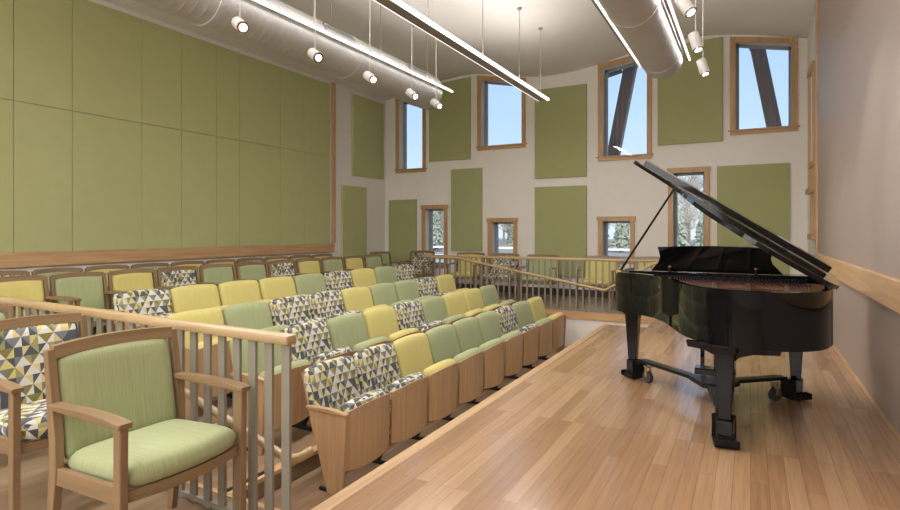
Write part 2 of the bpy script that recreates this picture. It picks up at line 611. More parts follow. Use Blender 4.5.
# black nosing strips on the aisle steps near the camera
for i in range(1, 4):
    struct(MB().box(TE[i] - 0.06, TE[i] - 0.02, NEAR + .25, 3.05, RZ[i] + 0.003, RZ[i] + 0.006), 'trim_%d' % (8 + i), 'black_metal')

# far wall with windows
HOLES = {   # casing outer rect in the wall plane: x0, x1, z0, ztop_left, ztop_right
    1: (-7.68, -6.82, 2.76, 4.62, 4.66, True),
    2: (-5.465, -4.30, 3.165, 4.87, 4.67, True),
    3: (-2.745, -1.697, 2.765, 4.74, 4.87, True),
    4: (-0.334, 0.729, 3.10, 4.91, 4.72, True),
    5: (-6.935, -6.233, 0.47, 1.965, 1.965, False),
    6: (-5.209, -4.495, 0.65, 1.64, 1.64, False),
    7: (-2.745, -2.017, 0.70, 1.642, 1.642, False),
    8: (-1.404, -0.668, 0.70, 2.555, 2.555, False),
}
CW = 0.095            # casing width
def hole_poly(h, ins):
    x0, x1, z0, za, zb, up = h
    return [(x0 + ins, z0 + ins * 0.9), (x1 - ins, z0 + ins * 0.9), (x1 - ins, zb - ins), (x0 + ins, za - ins)]
def wall_with_holes(name, y0, y1, x0, x1, z0, z1, polys, mat, fix='y'):
    m = MB()
    def P(a, b, d):
        return (a, d, b) if fix == 'y' else (d, a, b)
    loops = [[(x0, z0), (x1, z0), (x1, z1), (x0, z1)]] + [list(reversed(p)) for p in polys]
    flat = [Vector((a, b, 0)) for lp in loops for a, b in lp]
    tris = geometry.tessellate_polygon([[Vector((a, b, 0)) for a, b in lp] for lp in loops])
    for d in (y0, y1):
        vs = [m.bm.verts.new(P(v.x, v.y, d)) for v in flat]
        for t in tris:
            try:
                m.bm.faces.new([vs[i] for i in t])
            except ValueError:
                pass
    for lp in loops:
        a = [m.bm.verts.new(P(p[0], p[1], y0)) for p in lp]
        b = [m.bm.verts.new(P(p[0], p[1], y1)) for p in lp]
        for i in range(4):
            m.bm.faces.new((a[i], a[(i + 1) % 4], b[(i + 1) % 4], b[i]))
    bmesh.ops.remove_doubles(m.bm, verts=m.bm.verts, dist=1e-5)
    return struct(m, name, mat)
wall_with_holes('wall_far', YF, YF + 0.36, XL - .3, XR + .3, -0.6, 5.4, [hole_poly(h, CW - 0.015) for h in HOLES.values()], 'wall')

def window(n, h):
    x0, x1, z0, za, zb, up = h
    c = CW
    root = bpy.data.objects.new('window_%d' % n, None)
    COL.objects.link(root)
    root['kind'] = 'structure'
    y = YF - 0.028
    mb = MB()
    mb.box(x0, x0 + c, y, YF, z0 + c, min(za, zb) - c + .0, 0.004)
    mb.box(x1 - c, x1, y, YF, z0 + c, min(za, zb) - c + .0, 0.004)
    # head, follows the ceiling line
    ov = 0.0 if up else 0.018
    mb.prism([(x0 - ov, za - c), (x1 + ov, zb - c), (x1 + ov, zb), (x0 - ov, za)], y - 0.006, YF, 'y')
    if abs(za - zb) > 0.01:
        zm = min(za, zb) - c
        if za > zb:
            mb.box(x0, x0 + c, y, YF, zm, za - c, 0.002)
        else:
            mb.box(x1 - c, x1, y, YF, zm, zb - c, 0.002)
    mb.build('casing', 'frame_wood', root, uvaxis=2)
    s = MB()
    s.box(x0 - 0.03, x1 + 0.03, YF - 0.06, YF + 0.02, z0 + c - 0.025, z0 + c, 0.004)
    s.box(x0, x1, y, YF, z0, z0 + c - 0.025, 0.003)
    s.build('sill', 'frame_wood', root)
    # grey sash set deep in the reveal
    i = c
    ya, yb = YF + 0.20, YF + 0.27
    g = MB()
    g.box(x0 + i - .01, x0 + i + 0.05, ya, yb, z0 + i - .012, max(za, zb) - c)
    g.box(x1 - i - 0.035, x1 - i + 0.01, ya, yb, z0 + i - .012, max(za, zb) - c)
    g.box(x0 + i, x1 - i, ya, yb, z0 + i - 0.012, z0 + i + 0.035)
    g.prism([(x0 + i, za - c - 0.035), (x1 - i, zb - c - 0.035), (x1 - i, zb - c + .01), (x0 + i, za - c + .01)], ya, yb, 'y')
    g.build('sash', 'win_grey', root)
    p = MB()
    p.prism([(x0 + i + .03, z0 + i + .03), (x1 - i - .03, z0 + i + .03), (x1 - i - .03, zb - c - .03), (x0 + i + .03, za - c - .03)], yb - 0.03, yb - 0.024, 'y')
    p.build('pane', 'glass', root)
    return root
for n, h in HOLES.items():
    window(n, h)

# right wall: near part with shade put into its grey, recessed white end with two windows
struct(MB().box(XR, XR + 0.3, YB - .3, 9.68, -0.6, 5.5), 'wall_right', 'wall_shaded')
RH = [(10.15, 10.95, 1.95, 3.95), (9.86, 10.55, 1.22, 2.42)]
def rp_(r, i):
    return [(r[0] + i, r[2] + i), (r[1] - i, r[2] + i), (r[1] - i, r[3] - i), (r[0] + i, r[3] - i)]
wall_with_holes('wall_right_end', XR + 0.02, XR + 0.3, 9.68, YF + .3, -0.6, 5.4, [rp_(RH[0], .07)], 'wall', 'x')
for n, r in ((9, RH[0]), (10, RH[1])):
    root = bpy.data.objects.new('window_%d' % n, None)
    COL.objects.link(root)
    root['kind'] = 'structure'
    mb = MB()
    xa, xb = XR - 0.02, XR + 0.02
    mb.box(xa, xb, r[0], r[0] + .08, r[2] + .08, r[3] - .08, 0.003)
    mb.box(xa, xb, r[1] - .08, r[1], r[2] + .08, r[3] - .08, 0.003)
    mb.box(xa - 0.012, xb, r[0] - .02, r[1] + .02, r[3] - .08, r[3], 0.003)
    mb.build('casing', 'frame_wood', root)
    MB().box(xa - 0.035, xb, r[0] - .03, r[1] + .03, r[2], r[2] + .08, 0.004).build('sill', 'frame_wood', root)
    g = MB()
    xs = XR + 0.17 if n == 9 else XR + 0.022
    g.box(xs, xs + .05 if n == 9 else xs + .01, r[0] + .07, r[0] + .11, r[2] + .07, r[3] - .07)
    g.box(xs, xs + .05 if n == 9 else xs + .01, r[1] - .11, r[1] - .07, r[2] + .07, r[3] - .07)
    g.build('sash', 'win_grey', root)
    MB().box(xs + .02 if n == 9 else xs, xs + .026 if n == 9 else xs + .006, r[0] + .07, r[1] - .07, r[2] + .07, r[3] - .07).build('pane', 'glass', root)
struct(MB().box(XR - 0.02, XR + 0.01, 9.60, 9.70, 1.04, ceil_z(.85)), 'trim_12', 'trim_light')
struct(MB().box(XR - 0.035, XR, YB, 9.70, 0.83, 1.035, 0.006), 'trim_13', 'trim_light')
struct(MB().box(XR - 0.014, XR, YB, 9.70, 0.0, 0.035, 0.003), 'baseboard_right', 'trim_light')
# left wall and its oak border
struct(MB().box(XL - .3, XL, YB - .3, YF + .3, -0.6, 5.4), 'wall_left', 'wall')
struct(MB().box(XL, XL + 0.05, YB, 9.52, 0.90, 1.085, 0.005), 'trim_14', 'trim')
struct(MB().box(XL, XL + 0.05, 9.47, 9.56, 1.085, 4.56, 0.005), 'trim_15', 'trim')
struct(MB().box(XL, XL + 0.012, YB, 9.47, 0.0, 0.12), 'baseboard_left', 'dark_base')
struct(MB().box(XL, XR, YF - 0.015, YF, 0.0, 0.14), 'baseboard_far', 'dark_base')
struct(MB().box(XL - .3, XR + .3, YB - .3, YB, -0.6, 5.4), 'wall_back', 'wall')

# ------------------------------------------------------------------ acoustic panels
GP = 'fabric panels of the large left wall'
ys = [-3.1, -2.2, -1.2, -0.3, 0.6, 1.5, 2.5, 3.52, 4.196, 5.164, 5.818, 6.479, 6.963, 7.941, 8.597, 9.075, 9.392]
nseg = len(ys) - 1
for tier, (z0, z1) in enumerate(((1.085, 2.947), (2.953, 4.50))):
    for i in range(nseg):
        if ys[i + 1] < 1.0:
            continue
        a = MB().box(XL + 0.002, XL + 0.035, ys[i] + 0.003, ys[i + 1] - 0.003, z0, z1, 0.004)
        o = a.build('acoustic_panel', 'green_panel')
        k = nseg - 1 - i
        nth = ORD[k]
        tag(o, 'green wall panel, %s from the oak upright, %s tier of the left wall' % (nth, 'lower' if tier == 0 else 'upper'), 'acoustic panel', GP)
def wall_panel(x0, x1, z0, z1, label, z1b=None, mat='green_panel_far'):
    z1b = z1 if z1b is None else z1b
    o = MB().prism([(x0, z0), (x1, z0), (x1, z1b), (x0, z1)], YF - 0.055, YF - 0.001, 'y', 0.006).build('acoustic_panel', mat)
    tag(o, label, 'acoustic panel', 'olive green panels on the white walls')
wall_panel(-7.86, -7.076, 0.55, 2.11, 'small olive panel on the far wall nearest the left corner')
wall_panel(-6.714, -5.63, 2.99, 4.80, 'tall upper olive panel behind the end of the left duct', 4.86)
wall_panel(-6.121, -5.34, 0.90, 2.775, 'narrow lower olive panel between the two leftmost low windows')
wall_panel(-4.084, -2.971, 2.475, 4.375, 'upper olive panel of the stacked pair at the middle of the far wall')
wall_panel(-4.084, -2.971, 0.40, 2.29, 'lower olive panel of the stacked pair, behind the green armchair')
wall_panel(-1.586, -0.45, 3.01, 4.89, 'high olive panel behind the right duct and the hanging spots', 4.93)
wall_panel(-0.547, 0.60, 0.53, 2.546, 'olive panel behind the raised piano lid')
for (y0, y1, z0, z1, lb) in ((10.16, 11.36, 2.62, 4.47, 'tall upper olive panel on the left wall, beside the far corner'), (9.79, 10.66, 0.50, 2.37, 'lower olive panel on the left wall, just past the oak upright')):
    tag(MB().box(XL + .002, XL + .055, y0, y1, z0, z1, 0.006).build('acoustic_panel', 'green_panel'), lb, 'acoustic panel', 'olive green panels on the white walls')

# ------------------------------------------------------------------ railings
def railing(label, xa, xb, y, ztop, first_bal, step, zbase=0.0, bw=0.024, rz=0.0):
    root = thing('guardrail', label, 'railing', ((xa + xb) / 2, y, zbase), rz)
    cx = (xa + xb) / 2
    MB().box(xa - cx, xb - cx, -0.032, 0.032, ztop - 0.045, ztop, 0.012).build('top_rail', 'rail_wood', root, smooth='auto')
    MB().box(xa - cx, xb - cx - .02, -0.012, 0.012, 0.012, 0.035).build('bottom_rail', 'baluster', root)
    n = 0
    x = first_bal
    bal = MB().box(-bw, bw, -0.007, 0.007, 0.0, ztop - 0.043)
    b0 = bal.build('baluster', 'baluster', root, loc=(x - cx, 0, 0))
    while True:
        x -= step
        n += 1
        if x < xa + 0.02 or n > 98:
            break
        c = b0.copy()
        COL.objects.link(c)
        c.parent = root
        c.location = (x - cx, 0, 0)
    return root
railing('oak topped guardrail with grey flat balusters behind the foreground armchairs', -7.9, -1.765, 1.955, 0.895, -1.80, 0.108, rz=R(-2.3))
railing('oak topped guardrail along the far terrace, in front of the far armchairs', -5.54, -0.45, FAR + 0.03, 0.895, -0.50, 0.11, bw=0.014)
# sloping handrails of the side stairs
def handrail(label, pts, r=0.021, brackets=()):
    root = thing('stair_handrail', label, 'handrail', pts[0])
    o = Vector(pts[0])
    MB().tube([Vector(p) - o for p in pts], r, 12).build('rail', 'rail_wood', root, smooth='auto')
    for (p, q) in brackets:
        MB().bar(Vector(p) - o, Vector(q) - o, 0.012, 0.012).build('bracket', 'baluster', root)
    return root
yh = FAR - 0.055
handrail('oak handrail sloping down across the far terrace railing', [(-5.50, yh, 0.86), (-4.78, yh, 0.84), (-2.13, yh, 0.385), (-2.08, yh, 0.385), (-1.34, yh, 0.84), (-1.0, yh, 0.86)], 0.024,
         [((-4.3, yh, 0.74), (-4.3, FAR + .02, 0.72)), ((-2.9, yh, 0.50), (-2.9, FAR + .02, 0.48)), ((-1.6, yh, 0.66), (-1.6, FAR + .02, 0.64))])
yn = NEAR + 0.085
handrail('short round oak handrail low on the pit side of the near railing', [(-5.0, yn, 0.86), (-4.6, yn, 0.84), (-2.75, yn, 0.44), (-2.04, yn, 0.235), (-2.0, yn + .01, 0.225), (-1.975, yn + .05, 0.225), (-1.97, yn + .12, 0.235)], 0.022,
         [((-4.2, yn, 0.74), (-4.2, NEAR - .03, 0.72)), ((-2.9, yn, 0.46), (-2.9, NEAR - .03, 0.44))])

# ------------------------------------------------------------------ fixed auditorium seats
PITCH = 0.613
def auditorium_seat(fab, end=0):
    # root at the floor, seat faces +X
    root = thing('auditorium_seat', '', 'seat')
    m = MB()
    def back(u, v, h):
        y = u * 0.296
        z = 0.645 + v * 0.24 + 0.012 * (1 - u * u) * (1 if v > 0 else 0) * v
        lean = -0.115 - (z - 0.43) * 0.28
        return (lean + h * 0.05 + 0.018 * abs(u) ** 2, y, z)
    m.pillow(back, 14, 14, 8)
    m.build('backrest', fab, root, smooth=True, uvaxis=1)
    m = MB()
    def cush(u, v, h):
        y = u * 0.28
        z = 0.425 + v * 0.225 + 0.034 * (1 - u * u) * v
        x = 0.105 + 0.045 * (1 - u * u) - (0.43 - z) * 0.05 + h * 0.066 * (1.0 + 0.15 * v)
        return (x, y, z)
    m.pillow(cush, 14, 12, 7)
    m.build('seat_cushion', fab, root, smooth=True, uvaxis=1)
    m = MB()
    rows = []
    NU, NVV = 14, 8
    def pan(u, v, off):
        uu = -1 + 2 * u
        vv = -1 + 2 * v
        y = uu * 0.287
        z = 0.395 + vv * 0.215 + (0.034 if vv > 0 else 0.018) * (1 - uu * uu) * vv
        x = 0.160 + 0.048 * (1 - uu * uu) + off - (0.43 - z) * 0.03
        return (x, y, z)
    g1 = m.grid(lambda u, v: pan(u, v, 0.016), NU, NVV)
    g2 = m.grid(lambda u, v: pan(u, v, 0.0), NU, NVV)
    for i in range(NU):
        for j in (0, NVV):
            m.bm.faces.new((g1[i][j], g1[i + 1][j], g2[i + 1][j], g2[i][j]))
    for j in range(NVV):
        for i in (0, NU):
            m.bm.faces.new((g1[i][j], g1[i][j + 1], g2[i][j + 1], g2[i][j]))
    m.build('seat_pan', 'seat_wood', root, smooth='auto', uvaxis=2)
    m = MB()
    m.prism([(-0.175, 0.40), (-0.16, 0.40), (-0.275, 0.84), (-0.29, 0.84)], -0.25, 0.25, 'y', 0.004)
    m.build('back_shell', 'seat_wood', root, uvaxis=2)
    def standard(y):
        s = MB()
        s.prism([(-0.10, 0.02), (0.06, 0.02), (0.155, 0.22), (0.155, 0.56), (-0.14, 0.56)], y - 0.008, y + 0.008, 'y')  # support plate, enlarged as dark fill for the shaded gap between seats
        s.box(-0.16, 0.15, y - 0.014, y + 0.014, 0.0, 0.03, 0.006)
        s.build('standard', 'black_metal', root)
    def panel(y, s):
        p = MB()
        y0, y1 = (y - 0.022, y) if s < 0 else (y, y + 0.022)
        p.prism([(0.03, 0.0), (0.17, 0.0), (0.205, 0.60), (-0.16, 0.615), (-0.14, 0.55)], y0, y1, 'y', 0.003)
        p.build('end_panel', 'seat_wood', root, uvaxis=2)
        q = MB()
        q.prism([(-0.17, 0.605), (0.21, 0.597), (0.212, 0.612), (0.05, 0.630), (-0.17, 0.627)], y0 - 0.012, y1 + 0.012, 'y', 0.003)
        q.build('arm_cap', 'seat_wood', root, uvaxis=0)
    if end == -1:
        panel(-0.296, -1)
        s = MB()
        s.box(-0.07, 0.05, -0.30, -0.272, 0.0, 0.025, 0.006)
        s.build('foot', 'black_metal', root)
    if end == 1:
        panel(0.296, 1)
    else:
        standard(PITCH / 2)
    return root
ROWS = ['PPYGGGPGY', 'GPGYPGYYG', 'YGPPYGGPY', 'PYYYGPYGP']
FN = {'P': 'pattern', 'Y': 'yellow', 'G': 'green'}
WORD = {'P': 'triangle-patterned', 'Y': 'mustard yellow', 'G': 'sage green'}
RN = ['front row', 'second row', 'third row', 'fourth row']
proto = {}
for r in range(4):
    for k, c in enumerate(ROWS[r]):
        e = -1 if k == 0 else (1 if k == 8 else 0)
        key = (c, e)
        if key in proto:
            o = copy_tree(proto[key])
        else:
            o = auditorium_seat(FN[c].replace('pattern', 'pattern_small'), e)
            proto[key] = o
        o.location = (RX[r], 3.55 + PITCH * k, RZ[r])
        tag(o, '%s auditorium seat, %s from the camera end of the %s' % (WORD[c], ORD[k], RN[r]), 'seat', 'tip-up seats of the ' + RN[r])

# ------------------------------------------------------------------ wooden armchairs
def armchair(fab):
    root = thing('armchair', '', 'chair')
    W = 0.272
    for s in (-1, 1):
        p = MB()
        y0, y1 = s * W - 0.016, s * W + 0.016
        # rear leg sweeping back at the foot, upright above
        p.prism([(-0.330, 0), (-0.292, 0), (-0.232, 0.40), (-0.236, 0.52), (-0.296, 0.87), (-0.330, 0.87), (-0.284, 0.50), (-0.284, 0.38)], y0, y1, 'y', 0.004)
        p.build('rear_leg', 'chair_wood', root, uvaxis=2)
        f = MB()
        f.prism([(0.154, 0), (0.184, 0), (0.190, 0.64), (0.146, 0.64), (0.144, 0.3)], y0, y1, 'y', 0.004)
        f.build('front_leg', 'chair_wood', root, uvaxis=2)
        a = MB()
        a.prism([(-0.262, 0.640), (0.20, 0.634), (0.203, 0.655), (0.11, 0.664), (-0.05, 0.668), (-0.262, 0.664)], s * (W + .002) - 0.027, s * (W + .002) + 0.027, 'y', 0.006)
        a.build('armrest', 'chair_wood', root, uvaxis=0)
        b = MB()
        b.bar((-0.25, s * W, 0.375), (0.165, s * W, 0.385), 0.022, 0.07, bev=0.003)
        b.build('side_rail', 'chair_wood', root, uvaxis=0)
    t = MB()
    n = 10
    def tr(u, v):
        ang = 2 * PI * v
        uu = -1 + 2 * u
        x = -0.312 - 0.022 * (1 - uu * uu)
        z = 0.858 + 0.012 * (1 - uu * uu)
        c, s_ = math.cos(ang), math.sin(ang)
        k = 1 / max(abs(c), abs(s_))
        return (x + 0.017 * c * k - 0.14 * 0.03 * s_ * k, uu * 0.262, z + 0.025 * s_ * k)
    g = t.grid(tr, n, 8)
    t.bm.faces.new([g[0][j] for j in range(8)])
    t.bm.faces.new([g[n][j] for j in range(8)][::-1])
    bmesh.ops.remove_doubles(t.bm, verts=t.bm.verts, dist=1e-5)
    t.build('top_rail', 'chair_wood', root, uvaxis=1, smooth='auto')
    b = MB()
    def back(u, v, h):
        z = 0.632 + v * 0.212
        x = -0.262 - (z - 0.5) * 0.165 - 0.016 * (1 - u * u) + h * (0.032 if h > 0 else 0.018)
        return (x, u * 0.253, z + 0.010 * (1 - u * u) * max(v, 0))
    b.pillow(back, 14, 12, 12)
    b.build('backrest', fab, root, smooth=True, uvaxis=1)
    s = MB()
    def seat(u, v, h):
        # u sideways, v front to back
        x = -0.036 + v * 0.218 + (0.035 * (1 - u * u) if v > 0 else 0) * v
        z = 0.425 + h * (0.058 if h > 0 else 0.055) + 0.012 * v
        return (x, u * 0.252, z)
    s.pillow(seat, 14, 14, 9)
    s.build('seat', fab, root, smooth=True, uvaxis=1)
    f = MB()
    fr = f.grid(lambda u, v: (0.156 + 0.038 * (1 - (2 * u - 1) ** 2) + (0.012 if v > .5 else -0.006) * (1), (-1 + 2 * u) * 0.254, 0.350 if v < .01 or v > .99 else 0.392), 12, 3)
    for i in range(12):
        f.bm.faces.new((fr[i][0], fr[i][3], fr[i + 1][3], fr[i + 1][0]))
    f.build('front_rail', 'chair_wood', root, uvaxis=1, smooth='auto')
    MB().bar((-0.262, -0.255, 0.38), (-0.262, 0.255, 0.38), 0.02, 0.06).build('back_rail', 'chair_wood', root, uvaxis=1)
    return root
ac = {}
def place_armchair(c, x, y, z, rz, label, group):
    if c in ac:
        o = copy_tree(ac[c])
    else:
        o = armchair(FN[c])
        ac[c] = o
    o.location = (x, y, z)
    o.rotation_euler = (0, 0, rz)
    tag(o, label, 'armchair', group)
    return o
G1 = 'armchairs behind the near railing'
place_armchair('G', -2.185, 1.50, 0, 0.0, 'sage green wooden armchair nearest the camera, beside the railing end', G1)
place_armchair('P', -3.05, 1.55, 0, 0.0, 'triangle-patterned wooden armchair just behind the nearest green armchair', G1)
place_armchair('G', -3.90, 1.565, 0, 0.0, 'sage green armchair cut by the left edge, behind the foreground patterned armchair', G1)
row5 = 'YGYPGGPYGYG'
for k, c in enumerate(row5):
    place_armchair(c, -6.22, 2.90 + 0.607 * k, 0, 0, '%s armchair, %s from the left edge, front line on the top tier' % (WORD[c], ORD[k]), 'front line of armchairs on the top tier')
row6 = 'PGYGYYPYGY'
for k, c in enumerate(row6):
    place_armchair(c, -7.22, 3.20 + 0.604 * k, 0, 0, '%s armchair, %s from the left, back line under the wall rail' % (WORD[c], ORD[k]), 'back line of armchairs under the left wall')
place_armchair('G', -6.95, 10.15, 0, -0.25, 'sage green armchair past the row ends, left of the corner patterned armchair', 'armchairs on the far terrace')
fc = [('P', -6.72, 10.85, 'triangle-patterned armchair in the far left corner, left of the terrace railing'),
      ('Y', -5.32, 10.55, 'mustard yellow armchair right of the leftmost low window, behind the terrace railing'),
      ('P', -4.48, 10.40, 'triangle-patterned armchair under the second low window, behind the terrace railing'),
      ('G', -3.58, 10.20, 'sage green armchair behind the terrace railing, under the stacked olive panels'),
      ('Y', -2.42, 10.05, 'mustard yellow armchair behind the terrace railing, under the third low window'),
      ('Y', -1.52, 10.15, 'mustard yellow armchair behind the railing, partly hidden by the piano')]
for c, x, y, lb in fc:
    place_armchair(c, x, y, 0, -PI / 2, lb, 'armchairs on the far terrace').scale = (1.0, 1.15, 1.0)

# ------------------------------------------------------------------ grand piano
PO = Vector((-0.30, 4.75, 0))
ROT = R(-3.0)
piano = thing('grand_piano', 'black lacquered grand piano with raised lid on a wheeled dolly', 'piano', PO, 0)
ZB, ZT = 0.635, 0.985
ctrl = [(0.56, 5.72), (0.47, 4.40), (0.44, 4.18), (0.37, 4.00), (0.24, 3.88), (0.08, 3.83), (-0.10, 3.845), (-0.27, 3.94), (-0.40, 4.12), (-0.49, 4.36), (-0.58, 4.62), (-0.70, 4.84), (-0.85, 4.98), (-1.00, 5.07), (-1.09, 5.22), (-1.10, 5.45), (-1.07, 5.80)]
def smooth_poly(pts, sub=5):
    out = [pts[0]]
    for i in range(len(pts) - 1):
        p0 = pts[max(i - 1, 0)]
        p1, p2 = pts[i], pts[i + 1]
        p3 = pts[min(i + 2, len(pts) - 1)]
        if i in (0, len(pts) - 2):
            out.append(p2)
            continue
        for k in range(1, sub + 1):
            t = k / sub
            out.append(tuple(0.5 * ((2 * p1[j]) + (-p0[j] + p2[j]) * t + (2 * p0[j] - 5 * p1[j] + 4 * p2[j] - p3[j]) * t * t + (-p0[j] + 3 * p1[j] - 3 * p2[j] + p3[j]) * t**3) for j in (0, 1)))
    return out
outl = [(x - PO.x, y - PO.y) for x, y in smooth_poly(ctrl)]
def offset(poly, d):
    out = []
    n = len(poly)
    for i in range(n):
        a = Vector(poly[max(i - 1, 0)])
        b = Vector(poly[min(i + 1, n - 1)])
        t = (b - a).normalized()
        nn = Vector((-t.y, t.x))
        out.append((poly[i][0] + nn.x * d, poly[i][1] + nn.y * d))
    return out
inn = offset(outl, -0.045)
if abs(inn[30][0] - 0) > 99:
    pass
# make sure the inner outline is inside: compare mean radius
def area(p):
    return abs(sum(p[i][0] * p[(i + 1) % len(p)][1] - p[(i + 1) % len(p)][0] * p[i][1] for i in range(len(p))) / 2)
if area(inn) > area(outl):
    sgn = 1
else:
    sgn = -1
inn = offset(outl, 0.045 * sgn)
def wallband(m, a, b, z0, z1, nz=1):
    n = len(a)
    A0 = [m.bm.verts.new((x, y, z0)) for x, y in a]
    A1 = [m.bm.verts.new((x, y, z1)) for x, y in a]
    B0 = [m.bm.verts.new((x, y, z0)) for x, y in b]
    B1 = [m.bm.verts.new((x, y, z1)) for x, y in b]
    for i in range(n - 1):
        m.bm.faces.new((A0[i], A0[i + 1], A1[i + 1], A1[i]))
        m.bm.faces.new((B0[i + 1], B0[i], B1[i], B1[i + 1]))
        m.bm.faces.new((A1[i], A1[i + 1], B1[i + 1], B1[i]))
        m.bm.faces.new((A0[i + 1], A0[i], B0[i], B0[i + 1]))
    m.bm.faces.new((A0[0], A1[0], B1[0], B0[0]))
    m.bm.faces.new((A0[-1], B0[-1], B1[-1], A1[-1]))
m = MB()
wallband(m, outl, inn, ZB, ZT)
m.build('rim', 'lacquer', piano, smooth='auto')
# bottom board with beams
sb = [p for p in offset(outl, 0.02 * sgn)]
MB().prism(sb, ZB + 0.02, ZB + 0.05).build('bottom_board', 'satin_black', piano)
# soundboard and iron plate
si = offset(outl, 0.047 * sgn)
MB().prism(si, 0.86, 0.87).build('soundboard', 'soundboard', piano)
pl = MB()
sp_ = [p for p in offset(outl, 0.085 * sgn) if p[1] < 0.52]
pl.prism(sp_, 0.875, 0.89)
plate = pl.build('iron_plate', 'plate', piano)
for (x0, y0, x1, y1) in ((0.55, 0.50, 0.52, -0.62), (0.28, 0.50, 0.30, -0.80), (0.02, 0.50, 0.12, -0.72), (-0.25, 0.50, -0.05, -0.35), (-0.50, 0.48, -0.33, 0.0)):
    MB().bar((x0, y0, 0.905), (x1, y1, 0.905), 0.03, 0.035, bev=0.005).build('strut', 'plate', plate)
s = MB()
for i in range(46):
    t = i / 45
    x0 = 0.70 - 1.38 * t
    x1 = 0.62 - 0.95 * t + 0.1
    y1 = -0.72 + 0.1 * t if t < 0.4 else -0.72 + (t - 0.36) * 1.62
    s.bar((x0, 0.52, 0.925), (min(x1, 0.62), y1, 0.92), 0.0022, 0.0022)
o = s.build('strings', 'string', piano)
o['kind'] = 'stuff'
# damper row, red felt and pin block
d = MB()
for i in range(60):
    x = 0.68 - 1.34 * i / 59
    d.box(x - 0.008, x + 0.008, 0.46, 0.49, 0.93, 0.962)
d.build('dampers', 'satin_black', piano)['kind'] = 'stuff'
MB().box(-0.68, 0.72, 0.43, 0.455, 0.915, 0.93).build('red_felt', 'felt', piano)
MB().box(-0.70, 0.79, 0.55, 0.80, 0.86, 0.925).build('pin_block', 'plate', piano)
MB().box(-0.69, 0.80, 0.585, 0.82, 0.95, 0.985, 0.006).build('music_shelf', 'lacquer', piano)
# fallboard, key bed, keys, cheeks (player's side, away from the camera)
MB().box(-0.70, 0.82, 0.78, 1.02, ZB, ZB + 0.06, 0.006).build('key_bed', 'lacquer', piano)
MB().box(-0.70, 0.82, 0.80, 0.83, ZB + 0.06, 0.95, 0.004).build('fallboard', 'lacquer', piano)
for x0 in (-0.72, 0.72):
    MB().box(x0, x0 + 0.10, 0.83, 1.0, ZB + 0.06, 0.80, 0.01).build('cheek_block', 'lacquer', piano)
k = MB()
for i in range(52):
    x = 0.70 - 1.30 * i / 52
    k.box(x - 0.0242, x - 0.0004, 0.835, 0.985, 0.70, 0.722, 0.001, 1)
k.build('white_keys', 'ivory', piano)['kind'] = 'stuff'
k = MB()
for i in range(51):
    if i % 7 in (2, 6):
        continue
    x = 0.70 - 1.30 * (i + 1) / 52
    k.box(x - 0.006, x + 0.006, 0.835, 0.93, 0.722, 0.735, 0.001, 1)
k.build('black_keys', 'satin_black', piano)['kind'] = 'stuff'
# music desk: wide board with scooped ends leaning towards the lid
dk = MB()
prof = [(a * 1.1 - 0.012, b * 1.06) for a, b in [(-0.44, 0.0), (0.50, 0.0), (0.47, 0.035), (0.43, 0.075), (0.415, 0.12), (0.425, 0.165), (0.44, 0.205), (0.25, 0.218), (0.03, 0.222), (-0.19, 0.218), (-0.385, 0.208), (-0.37, 0.165), (-0.365, 0.12), (-0.38, 0.075), (-0.42, 0.03)]]
dk.prism([(a, b) for a, b in prof], -0.009, 0.009, 'y', 0.003)
dk.build('music_desk', 'lacquer', piano, loc=(0, 0.60, 0.99)).rotation_euler = (R(12), 0, 0)
for x in (-0.33, 0.34):
    t_ = MB().tube([(0, 0, 0), (0, 0, 0.045)], 0.013, 12)
    t_.build('desk_prop', 'satin_black', piano, loc=(x, 0.545, 0.985), smooth='auto')
    MB().tube([(0, 0, 0), (0, 0, 0.01)], 0.014, 12).build('desk_prop_cap', 'brass', piano, loc=(x, 0.545, 1.03), smooth='auto')
# lid: hinged on the spine side, opened 34 degrees; front flap folded back on top
H0 = Vector((0.565 - PO.x, 5.72 - PO.y, ZT + 0.01))
H1 = Vector((0.455 - PO.x, 4.20 - PO.y, ZT + 0.01))
hd = (H1 - H0).normalized()
LA = R(33.6)
hperp = Vector((hd.y, -hd.x, 0)).normalized()
if hperp.x > 0:
    hperp = -hperp
up_ = Vector((0, 0, 1))
def lidmap(x, y, h):
    p = Vector((x, y, H0.z)) - H0
    a = p.dot(hd)
    b = p.dot(hperp) * 1.065
    return H0 + hd * a + (hperp * math.cos(LA) + up_ * math.sin(LA)) * b + (up_ * math.cos(LA) - hperp * math.sin(LA)) * h
lo_ = offset(outl, -0.022 * sgn)
lpoly = []
for x, y in lo_:
    lpoly.append((x, min(y, 0.60)))
pp = []
for q in lpoly:
    if not pp or (Vector(q) - Vector(pp[-1])).length > 0.004:
        pp.append(q)
def lid_slab(poly, h0, h1, name, parent):
    m = MB()
    a = [m.bm.verts.new(lidmap(x, y, h0)) for x, y in poly]
    b = [m.bm.verts.new(lidmap(x, y, h1)) for x, y in poly]
    n = len(poly)
    m.bm.faces.new(a)
    m.bm.faces.new(b[::-1])
    for i in range(n):
        m.bm.faces.new((a[i], b[i], b[(i + 1) % n], a[(i + 1) % n]))
    return m.build(name, 'lacquer', parent, smooth=False)
lid = lid_slab(pp, 0.0, 0.028, 'lid', piano)
flap = [(0.80, 0.60), (0.78, 0.20), (-0.69, 0.20), (-0.69, 0.60)]
lid_slab(flap, 0.034, 0.082, 'front_flap', lid)
# hinges between lid and flap
for x in (0.5, 0.0, -0.5):
    q = lidmap(x, 0.60, 0.028)
    MB().box(-0.02, 0.02, -0.004, 0.004, -0.012, 0.012).build('hinge', 'brass', lid, loc=q)
